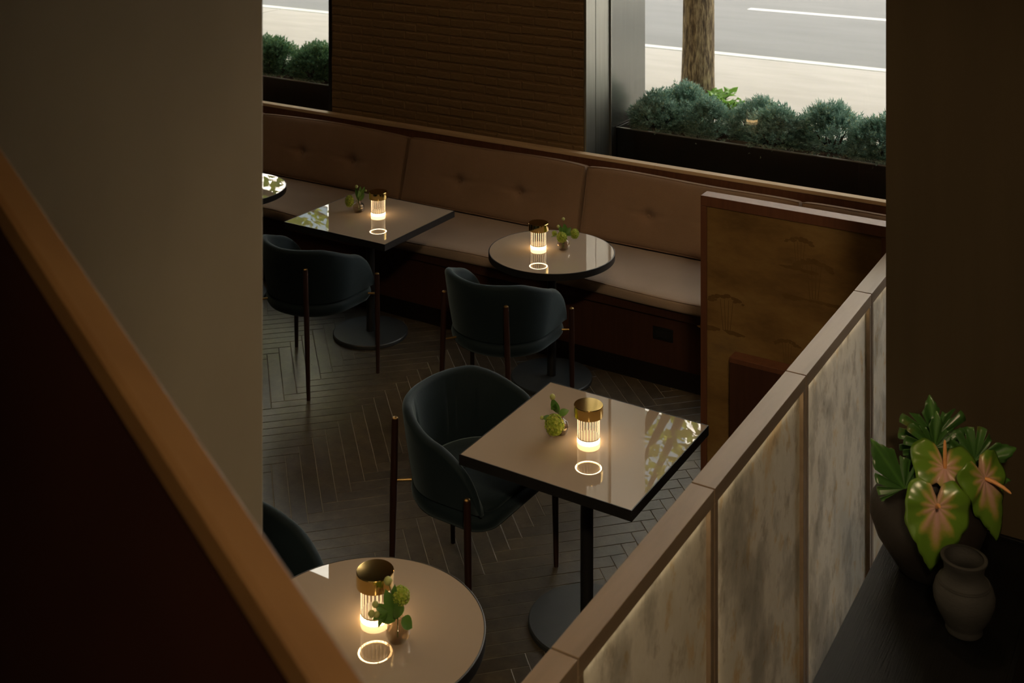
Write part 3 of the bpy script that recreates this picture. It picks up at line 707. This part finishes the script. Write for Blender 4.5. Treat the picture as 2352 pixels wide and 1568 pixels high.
# ------------------------------------------------------------------ bud vases with flowers
def make_vase(label):
    t = thing('bud_vase', label, 'vase', group='smoked glass bud vases')
    prof = [(0, .001), (.020, .001), (.030, .006), (.0365, .020), (.0370, .034), (.033, .047), (.024, .055), (.016, .059), (.0145, .066), (.017, .072)]
    obj('glass', lathebm(prof+[(r-.002, z) for r, z in prof[::-1] if r > 0][:-1]+[(0, .004)], 40), 'smoked_glass', t, 60)
    obj('water', lathebm([(0, .005), (.019, .005), (.028, .009), (.0342, .020), (.0347, .034), (.033, .040), (0, .040)], 36), 'water', t, 60)
    return t
def leaf_bm(bm, base, tip, wid, nrm, curl=.0, n=6):
    base, tip, nrm = Vector(base), Vector(tip), Vector(nrm); ax = tip-base; L = ax.length; ax.normalize(); sd = ax.cross(nrm).normalized(); nn = sd.cross(ax)
    rows = []
    for i in range(n+1):
        s = i/n; w_ = wid*math.sin(PI*min(1, s*.92+.08))**.8*(1 if i < n else .05); c = base+ax*L*s-nn*curl*s*s*L
        rows.append([bm.verts.new(c-sd*w_+nn*w_*.35), bm.verts.new(c), bm.verts.new(c+sd*w_+nn*w_*.35)])
    for a, b_ in zip(rows, rows[1:]):
        for k in range(2): bm.faces.new((a[k], a[k+1], b_[k+1], b_[k]))
def floret_mesh(seed, R):
    rnd = random.Random(seed); bm = bmesh.new(); n = 95
    for i in range(n):
        z = 1-2*(i+.5)/n; r = math.sqrt(1-z*z); a = i*2.39996; d = Vector((r*math.cos(a), r*math.sin(a), z)); c = d*R*rnd.uniform(.86, 1.03)
        u = d.orthogonal().normalized(); v = d.cross(u); ro = rnd.random()*6
        ctr = bm.verts.new(c-d*.0016)
        for k in range(5):
            an = ro+k*2*PI/5; p = u*math.cos(an)+v*math.sin(an); q = u*math.cos(an+.55)+v*math.sin(an+.55); q2 = u*math.cos(an-.55)+v*math.sin(an-.55); s = R*.24
            bm.faces.new((ctr, bm.verts.new(c+q2*s*.7+d*.001), bm.verts.new(c+p*s+d*.002), bm.verts.new(c+q*s*.7+d*.001)))
    lathe(bm, [(0, -R*.82), (R*.6, -R*.55), (R*.82, 0), (R*.6, R*.55), (0, R*.82)], 14)
    me = bpy.data.meshes.new('bloom'); bm.to_mesh(me); bm.free(); me.materials.append(M['floret']); return me
fm = [floret_mesh(i, .026) for i in range(2)]
def w3(o): return RT*o[0]+UP*o[1]-FW*o[2]      # offset seen as right, up, towards the viewer's side of the room
def stem_pts(end, bend=.35):
    end = Vector(end); neck = Vector((0, 0, .064)); base = Vector((-end.x*.12, -end.y*.12, .010)); mid = neck.lerp(end, .5); mid.z += bend*.03
    return [base, neck, mid, end]
def viburnum(vpos, off, s, label, i, squash=1):
    t = thing('viburnum_stem', label, 'flower', vpos, 0, 'green viburnum stems in the bud vases'); e = w3(off)
    obj('stem', tubebm(stem_pts(e), .0016, n=6), 'stem_green', t, 60)
    o = bpy.data.objects.new('bloom', fm[i % 2]); COL.objects.link(o); o.parent = t; o.location = e; o.scale = (s, s, s*squash); o.rotation_euler = (i, i*2, i*.7)
    bm = bmesh.new(); leaf_bm(bm, e*.8, e+w3((-.02 if off[0] < 0 else .02, -.012, .01)), .008, (0, 0, 1), .2); obj('leaf', bm, 'sprig_leaf', t, 60)
def sprig(vpos, leaves, buds, label):
    t = thing('leafy_sprig', label, 'flower', vpos, 0, 'leafy sprigs in the bud vases'); base = Vector((0, 0, .064))
    top = w3(leaves[0][0]); obj('stem', tubebm(stem_pts(top), .0018, n=6), 'stem_green', t, 60)
    for a, b_, wd, cu in leaves:
        bm = bmesh.new(); nrm = (-FW*.7+UP*.7+RT*(.5 if b_[0] > a[0] else -.5)); leaf_bm(bm, w3(a), w3(b_), wd, nrm, cu); obj('leaf', bm, 'sprig_leaf', t, 60)
    for p, r in buds:
        st = obj('bud_stalk', tubebm([base, base.lerp(w3(p), .6)+Vector((0, 0, .006)), w3(p)], .0012, n=6), 'stem_green', t, 60)
        o = obj('bud', lathebm([(0, -r), (r*.7, -r*.7), (r, 0), (r*.75, r*.6), (r*.3, r*.95), (0, r)], 14), 'flower_bud', t, 60); o.location = w3(p)
T = .745
vA, vB, vC, vD = Vector((-4.848, 6.051, T)), Vector((-3.395, 6.129, T)), Vector((-2.376, 4.257, T)), Vector((-2.189, 2.920, T))
v0 = None
for p, lb in ((vA, 'smoked glass bud vase on the square table at the banquette'), (vB, 'smoked glass bud vase on the round table at the banquette'), (vC, 'smoked glass bud vase on the square table beside the partition'), (vD, 'smoked glass bud vase on the nearest round table')):
    c = make_vase(lb) if v0 is None else copy_tree(v0); v0 = v0 or c; c.location = p; c['label'] = lb
viburnum(vA, (-.058, .070, .01), 1.05, 'drooping yellow-green viburnum head on the square banquette table', 0, 1.35)
sprig(vA, [((0, .07, 0), (-.022, .165, 0), .012, .1), ((.0, .08, 0), (.012, .165, .0), .013, 0), ((.005, .08, 0), (.040, .160, .0), .012, .1), ((0, .085, .0), (.008, .14, .02), .014, .1), ((.01, .075, .01), (.038, .115, .01), .010, .2)], [((-.014, .160, 0), .011), ((.046, .135, 0), .007)], 'upright leafy sprig on the square banquette table')
viburnum(vB, (-.010, .082, .030), 1.15, 'left viburnum head on the round banquette table', 1)
viburnum(vB, (.066, .092, .0), .95, 'right viburnum head on the round banquette table', 0, 1.15)
viburnum(vB, (-.052, .095, .0), .55, 'small pale viburnum head at the left of the round banquette table bouquet', 1)
sprig(vB, [((0, .08, 0), (.010, .150, 0), .020, .1), ((.0, .085, 0), (-.028, .145, .0), .012, .1), ((.01, .09, 0), (.045, .128, .0), .014, .2), ((.02, .085, 0), (.060, .10, .02), .012, .2)], [((.000, .178, 0), .010), ((-.030, .135, 0), .009)], 'leafy sprig with a round bud on the round banquette table')
viburnum(vC, (-.022, .058, .045), 1.45, 'large yellow-green viburnum head on the partition table', 0, 1.05)
sprig(vC, [((-.005, .09, .0), (-.030, .145, .01), .018, .1), ((-.01, .085, .0), (-.020, .130, .02), .016, .1), ((.0, .080, .0), (.034, .100, .01), .014, .3), ((-.01, .10, 0), (-.032, .12, .03), .015, .2), ((-.03, .075, .03), (-.070, .082, .03), .012, .2)], [((-.028, .150, .0), .012), ((-.072, .08, .03), .008)], 'leafy sprig with drooping bud on the partition table')
viburnum(vD, (.008, .128, -.01), 1.02, 'viburnum head behind the leaves on the nearest round table', 1)
sprig(vD, [((0, .075, 0), (-.040, .150, .0), .022, .1), ((0, .075, 0), (-.014, .165, .0), .018, .1), ((-.005, .07, .01), (-.064, .118, .02), .020, .2), ((.0, .075, .01), (.004, .130, .02), .020, .2), ((-.01, .07, .01), (-.05, .085, .03), .014, .3), ((.012, .068, .01), (.048, .055, .015), .020, .6), ((-.03, .10, .02), (-.075, .085, .03), .010, .2), ((-.03, .10, .02), (-.068, .062, .03), .011, .4), ((-.03, .10, .02), (-.050, .072, .03), .010, .4)], [((-.030, .180, 0), .013), ((-.066, .122, .02), .010), ((-.076, .100, .03), .011), ((-.060, .098, .03), .009)], 'dark leafy sprig with pale buds on the nearest round table')

# ------------------------------------------------------------------ mural partition
XA, XB, ZP = -1.391, -1.318, 1.280
YJ = [1.55, 2.450, 3.285, 4.135, 5.000, 5.880, 6.60]
pl = ['nearest the stair, below the picture edge', 'first full panel from the bottom of the picture', 'tall panel below the square table', 'panel beside the potted flowers', 'panel half hidden by the dark wall', 'panel hidden behind the dark wall']
for i, (ya, yb) in enumerate(zip(YJ, YJ[1:])):
    g = .003; t = thing('partition_panel', 'oak-framed mural partition, '+pl[i], 'partition', ((XA+XB)/2, (ya+yb)/2, 0), 0, 'oak framed mural partition units')
    hw, hy = (XB-XA)/2, (yb-ya)/2-g; fr = .026
    def P(nm, mt, *a, bev=.0015): return obj(nm, boxbm(*a, bev=bev), mt, t)
    P('cap', 'oak', -hw, hw, -hy, hy, ZP-.046, ZP)
    P('post', 'oak', -hw, hw, -hy, -hy+fr, 0, ZP-.046); P('post', 'oak', -hw, hw, hy-fr, hy, 0, ZP-.046)
    P('bottom_rail', 'oak', -hw, hw, -hy+fr, hy-fr, 0, .05)
    P('mural', 'mural_panel', hw-.030, hw-.014, -hy+fr+.0005, hy-fr-.0005, .05, ZP-.0465, bev=0)
    P('back_board', 'walnut', -hw+.010, -hw+.020, -hy+fr, hy-fr, .05, ZP-.0465, bev=0)
    # thin light strips tucked behind the frame lip
    P('light_strip', 'led_strip', hw-.0138, hw-.0065, -hy+fr+.02, hy-fr-.02, ZP-.0490, ZP-.0464, bev=0)
    P('light_strip', 'led_strip', hw-.0138, hw-.0065, -hy+fr, -hy+fr+.002, .15, ZP-.08, bev=0)

# ------------------------------------------------------------------ tall painted screen and low board
t = thing('painted_screen', 'tall walnut-framed screen painted with gold landscape', 'screen', (-1.85, 5.57, 0)); sx0, sx1 = -2.309+1.85, -1.395+1.85
def P(nm, mt, *a, bev=.002): return obj(nm, boxbm(*a, bev=bev), mt, t)
P('top_rail', 'walnut', sx0, sx1, 0, .085, 1.330, 1.380); P('post', 'walnut', sx0, sx0+.032, 0, .085, 0, 1.330); P('post', 'walnut', sx1-.03, sx1, 0, .085, 0, 1.330)
P('bottom_rail', 'walnut', sx0+.032, sx1-.03, 0, .085, 0, .06)
cv = P('canvas', 'mural_gold', sx0+.032, sx1-.03, .008, .07, .06, 1.330, bev=0)
def painted_tree(x, z, s, seed):
    rnd = random.Random(seed); bm = bmesh.new()
    for k in range(34):
        u = rnd.uniform(-1, 1); cx = u*.085*s; cz = (.030*(1-u*u)-.012+rnd.uniform(-.008, .008))*s; a, b_ = rnd.uniform(.008, .020)*s, rnd.uniform(.004, .009)*s; n = 9
        vs = [bm.verts.new((x+cx+a*math.cos(i/n*2*PI)*(1+.25*math.sin(5*i+k)), .0074-.00002*k, z+cz+b_*math.sin(i/n*2*PI)*(1+.3*math.sin(7*i+k)))) for i in range(n)]; bm.faces.new(vs)
    for k in range(4):
        xa, xb = (k-1.5)*.012*s, (k-1.5)*.022*s; w_ = .0018*s
        bm.faces.new([bm.verts.new(v) for v in ((x+xa-w_, .0073, z-.15*s), (x+xa+w_, .0073, z-.15*s), (x+xb+w_*.7, .0073, z), (x+xb-w_*.7, .0073, z))])
    for k in range(5):
        cx, cz = rnd.uniform(-.11, .11)*s, -.155*s+rnd.uniform(-.012, .008)*s; n = 14; a, b_ = rnd.uniform(.04, .07)*s, rnd.uniform(.006, .012)*s
        bm.faces.new([bm.verts.new((x+cx+a*math.cos(i/n*2*PI), .0072-.00004*k, z+cz+b_*math.sin(i/n*2*PI)*(1+.3*math.sin(3*i)))) for i in range(n)])
    obj('painted_pine', bm, 'paint_dark', cv)
painted_tree(-.325, .885, 1.0, 1); painted_tree(.11, 1.135, 1.05, 2); painted_tree(.04, 1.235, .8, 3); painted_tree(-.02, .74, .7, 5)
t = thing('low_board', 'low dark wood board standing in front of the painted screen', 'panel', (-1.765, 5.515, 0))
obj('board', boxbm(-.36, .36, -.026, .05, 0, .625, bev=.002), 'dark_walnut', t); obj('top_cap', boxbm(-.362, .362, -.028, .052, .626, .650, bev=.002), 'walnut', t)

# ------------------------------------------------------------------ console with jar, jug and flowers
t = thing('console_table', 'black stained wood console against the dark brown wall', 'console', (-.785, 3.15, 0))
def P(nm, mt, *a, bev=.002): return obj(nm, boxbm(*a, bev=bev), mt, t)
P('top', 'console_black', -.235, .235, -1.15, 1.095, .825, .850)
for k in range(3): 
    d = P('door', 'console_black', -.222, -.205, -1.10+k*.725, -1.10+k*.725+.715, .12, .815); 
P('body', 'console_black', -.205, .222, -1.12, 1.085, .10, .825)
P('edge_lip', 'console_black', .222, .238, -1.15, 1.095, .850, .862); P('edge_lip', 'console_black', -.235, .222, 1.080, 1.095, .850, .862)
for sx in (-.19, .19):
    for sy in (-1.08, 1.05): P('foot', 'console_black', sx-.02, sx+.02, sy-.02, sy+.02, 0, .10)
jar = thing('clay_jar', 'big round dark clay jar holding the anthuriums', 'vase', (-.862, 3.935, .850))
jp = [(0, .002), (.085, .002), (.092, .010), (.115, .045), (.155, .105), (.176, .165), (.174, .205), (.150, .245), (.105, .275), (.072, .288), (.066, .300), (.074, .312)]
obj('body', lathebm(jp+[(r-.009, z-.002) for r, z in jp[::-1][:-2]]+[(0, .015)], 64), 'jar_clay', jar, 60)
jug = thing('clay_jug', 'small grey clay jug with open neck at the front of the console', 'vase', (-.705, 3.690, .850))
gp = [(0, .002), (.048, .002), (.052, .008), (.050, .018), (.056, .030), (.074, .062), (.0845, .092), (.0865, .112), (.080, .136), (.066, .154), (.057, .166), (.055, .180), (.058, .200), (.065, .212), (.0655, .217), (.062, .219)]
obj('body', lathebm(gp+[(r-.007, z-.001) for r, z in gp[::-1][:-3]]+[(0, .014)], 64), 'jug_clay', jug, 60)
for z_, r_ in ((.150, .0700), (.146, .0735)): obj('incised_ring', lathebm([(r_-.004, z_-.0012), (r_+.0006, z_-.0012), (r_+.0006, z_+.0012), (r_-.004, z_+.0012), (r_-.004, z_-.0012)], 64), 'jug_clay', jug, 60)

JM = Vector((-.862, 3.935, 1.150))
def leaf_frame(tipdir, face):
    y = w3(tipdir).normalized(); n = w3(face); n = (n-y*n.dot(y)).normalized(); x = y.cross(n)
    return Matrix((x, y, n)).transposed().to_4x4()
def polar_leaf(rfun, zfun, nr=9, na=150, sp=1.0):
    bm = bmesh.new(); c = bm.verts.new((0, 0, zfun(0, 0, 0))); rings = []
    for i in range(1, nr+1):
        ring = []
        for k in range(na):
            a = k/na*2*PI; r = rfun(a)*(i/nr)**sp; x, y = r*math.sin(a), r*math.cos(a); ring.append(bm.verts.new((x, y, zfun(x, y, i/nr))))
        rings.append(ring)
    for k in range(na): bm.faces.new((c, rings[0][k], rings[0][(k+1) % na]))
    for a, b_ in zip(rings, rings[1:]):
        for k in range(na): bm.faces.new((a[k], a[(k+1) % na], b_[(k+1) % na], b_[k]))
    return bm
def heart(a, L, W, back):
    """outline radius from the stalk point; a = 0 at the tip, pi at the sinus"""
    a = abs((a+PI) % (2*PI)-PI); tab = [(0, L), (.10, L*.86), (.25, L*.72), (.5, L*.60*(.55+.45*W/.1)), (.9, W*1.04), (1.4, W*.98), (2.0, W*1.02), (2.5, back*1.12), (2.8, back*.86), (3.0, back*.42), (PI, back*.22)]
    for (p, u), (q, v) in zip(tab, tab[1:]):
        if a <= q:
            s = (a-p)/(q-p); s = s*s*(3-2*s); return u+(v-u)*s
    return tab[-1][1]
def stalk(t, root, end):
    bm = tubebm([root, root.lerp(end, .45)+Vector((0, 0, .04)), end], [.0045, .004, .0032], n=8); return obj('stem', bm, 'stem_green', t, 60)
def place(base, tipdir, face):
    m4 = leaf_frame(tipdir, face); m4.translation = w3(base); return m4
def anthurium(base, tipdir, face, L, W, back, spadix, label, seed):
    t = thing('anthurium_flower', label, 'flower', JM, 0, 'anthuriums in the dark jar'); m4 = place(base, tipdir, face); rnd = random.Random(seed); ph = rnd.random()*6
    stalk(t, Vector((0, 0, -.10)), w3(base))
    def zf(x, y, s):
        a = math.atan2(x, y); return -1.1*y*y*(1 if y > 0 else .4)-.9*abs(x)*abs(x)+.10*abs(x)+.009*s*s*math.sin(5*a+ph)-.010*s**4
    bm = polar_leaf(lambda a: heart(a, L, W*(1+.05*math.sin(3*a+ph)), back)*(1+.018*math.sin(9*a+ph)), zf, 10, 120)
    o = obj('spathe', bm, 'spathe', t, 80); o.matrix_local = m4; md = o.modifiers.new('thickness', 'SOLIDIFY'); md.thickness = .0016
    e = Vector(spadix); d = e-Vector(base); pts = [w3(base)+w3(d)*s+Vector((0, 0, .006*math.sin(s*PI))) for s in (0, .15, .4, .7, .92, 1)]
    obj('spadix', tubebm(pts, [.0055, .0064, .006, .0052, .0038, .0015], n=12), 'spadix', t, 60)
def mon(base, tipdir, face, L, W, label, seed, bend=.9):
    t = thing('monstera_leaf', label, 'leaf', JM, 0, 'monstera leaves in the dark jar'); m4 = place(base, tipdir, face); rnd = random.Random(seed)
    stalk(t, Vector((rnd.uniform(-.02, .02), rnd.uniform(-.02, .02), -.10)), w3(base))
    cuts = [(s*(.42+.40*k+rnd.uniform(-.05, .05)), rnd.uniform(.34, .50), .040+.008*k) for s in (-1, 1) for k in range(5) if not (k == 4 and s > 0)]
    def rf(a):
        r = heart(a, L, W, W*.75); b_ = (a+PI) % (2*PI)-PI
        for c, dp, wd in cuts:
            d = abs(b_-c)/wd
            if d < 1: r *= 1-dp*(1-d**3)
        return r
    bm = polar_leaf(rf, lambda x, y, s: -bend*(y*abs(y))-1.2*x*x+.12*abs(x)+.006*s*math.sin(14*math.atan2(x, y)), 8, 240)
    o = obj('blade', bm, 'monstera_blade', t, 80); o.matrix_local = m4; md = o.modifiers.new('thickness', 'SOLIDIFY'); md.thickness = .0014
# offsets: right, up, towards the viewer, from the jar's mouth
anthurium((.034, .056, .06), (-.20, -.55, .80), (0, .75, .75), .088, .104, .095, (.028, .150, .075), 'upper anthurium spathe facing up, upright spadix', 1)
anthurium((-.040, .012, .20), (-.08, -1, .18), (-.08, .36, 1), .205, .098, .080, (-.052, .042, .255), 'long hanging anthurium spathe in front of the jar', 2)
anthurium((.139, .049, .11), (.32, -1, .16), (.40, .45, 1), .200, .088, .075, (.205, .022, .145), 'right anthurium spathe with pink centre and slanting spadix', 3)
mon((.050, .080, -.08), (-.05, 1, -.15), (0, .35, 1), .128, .118, 'rear monstera leaf standing upright against the wall', 11, .5)
mon((.034, .072, -.03), (.10, 1, -.05), (.05, .55, 1), .112, .102, 'middle monstera leaf behind the upper anthurium', 12, .6)
mon((.150, .048, .00), (1, .30, .05), (.05, .30, 1), .138, .098, 'right monstera leaf reaching sideways', 13, .5)
mon((-.085, -.02, .04), (-.56, .82, .05), (-.30, .4, 1), .185, .085, 'left monstera leaf leaning toward the partition', 14, .5)
mon((.140, .01, .02), (1, -.10, .0), (.1, .7, .8), .120, .05, 'low monstera leaf behind the right anthurium', 15, .5)

# ------------------------------------------------------------------ stair landing, guard and rail near the camera
struct('floor_landing', boxbm(-1.85, 2.9, YB, .30, 1.45, 1.62), 'rear_wall', 'stair landing')
D = Vector((-.893, .196, .405)).normalized(); hz = Vector((D.x, D.y, 0)).normalized(); side = Vector((-hz.y, hz.x, 0))   # towards the room
if side.y < 0: side = -side
F0 = Vector((-.688, .869, 2.418)); wcap = .036
t = thing('stair_guard', 'sloping dark red stair guard with wooden handrail at the left', 'railing', (F0.x, F0.y, 1.45))
def sweep(prof, a, b_):
    """prof: (across towards the room, up) closed outline swept along the slope"""
    bm = bmesh.new(); off = F0-t.location
    R = [[bm.verts.new(off+D*s+side*u+UP*v) for u, v in prof] for s in (a, b_)]; k = len(prof)
    for i in range(k): bm.faces.new((R[0][i], R[0][(i+1) % k], R[1][(i+1) % k], R[1][i]))
    bm.faces.new(R[0]); bm.faces.new(R[1][::-1]); return bm
obj('handrail', sweep([(0, -.035), (0, -.003), (-.003, 0), (-wcap, 0), (-wcap-.006, -.006), (-wcap-.006, -.035)], -.55, 1.6), 'rail_wood', t)
obj('guard_panel', sweep([(-.006, -.035), (-wcap, -.035), (-wcap, -1.05), (-.006, -1.05)], -.55, 1.6), 'guard_panel', t)

# ------------------------------------------------------------------ ceiling downlights (the wide ones over the tables are added fill)
def downlight(x, y, target, power, size, label, col=(1.0, .72, .42), blend=.6, rad=.04):
    t = thing('recessed_downlight', label, 'ceiling light', (x, y, ZC), 0, 'recessed ceiling downlights')
    obj('trim_ring', lathebm([(.045, 0), (.065, 0), (.065, -.006), (.045, -.010), (.045, 0)], 32), 'black_metal', t, 40)
    obj('lens', lathebm([(0, -.002), (.044, -.002)], 24), 'downlight_lens', t)
    ld = bpy.data.lights.new('downlight_beam', 'SPOT'); lo = bpy.data.objects.new('downlight_beam', ld); COL.objects.link(lo); lo.parent = t
    lo.location = (0, 0, -.03); ld.energy = power; ld.color = col; ld.spot_size = math.radians(size); ld.spot_blend = blend; ld.shadow_soft_size = rad
    d = Vector(target)-Vector((x, y, ZC-.03)); lo.rotation_euler = d.to_track_quat('-Z', 'Y').to_euler()
downlight(1.10, -1.15, (-1.3, 3.9, .8), 900, 40, 'downlight above the landing aimed at the partition', rad=.35)
downlight(-.55, 1.5, (-1.9, 1.5, 1.7), 22, 80, 'downlight beside the plaster pier', rad=.1)
downlight(-.40, .15, (-.9, 1.0, 2.4), 6, 60, 'downlight above the stair rail', rad=.1)
for x_, y_, nm in ((-5.2, 4.4, 'left'), (-3.3, 3.6, 'middle'), (-1.9, 5.2, 'right')):  # added lamps, filling in warm ambient light on bricks, bench and tables
    downlight(x_, y_, (x_, y_+.5, 0), 56, 150, 'added wide %s fill lamp above the dining tables' % nm, rad=.15, col=(1.0, .66, .34))
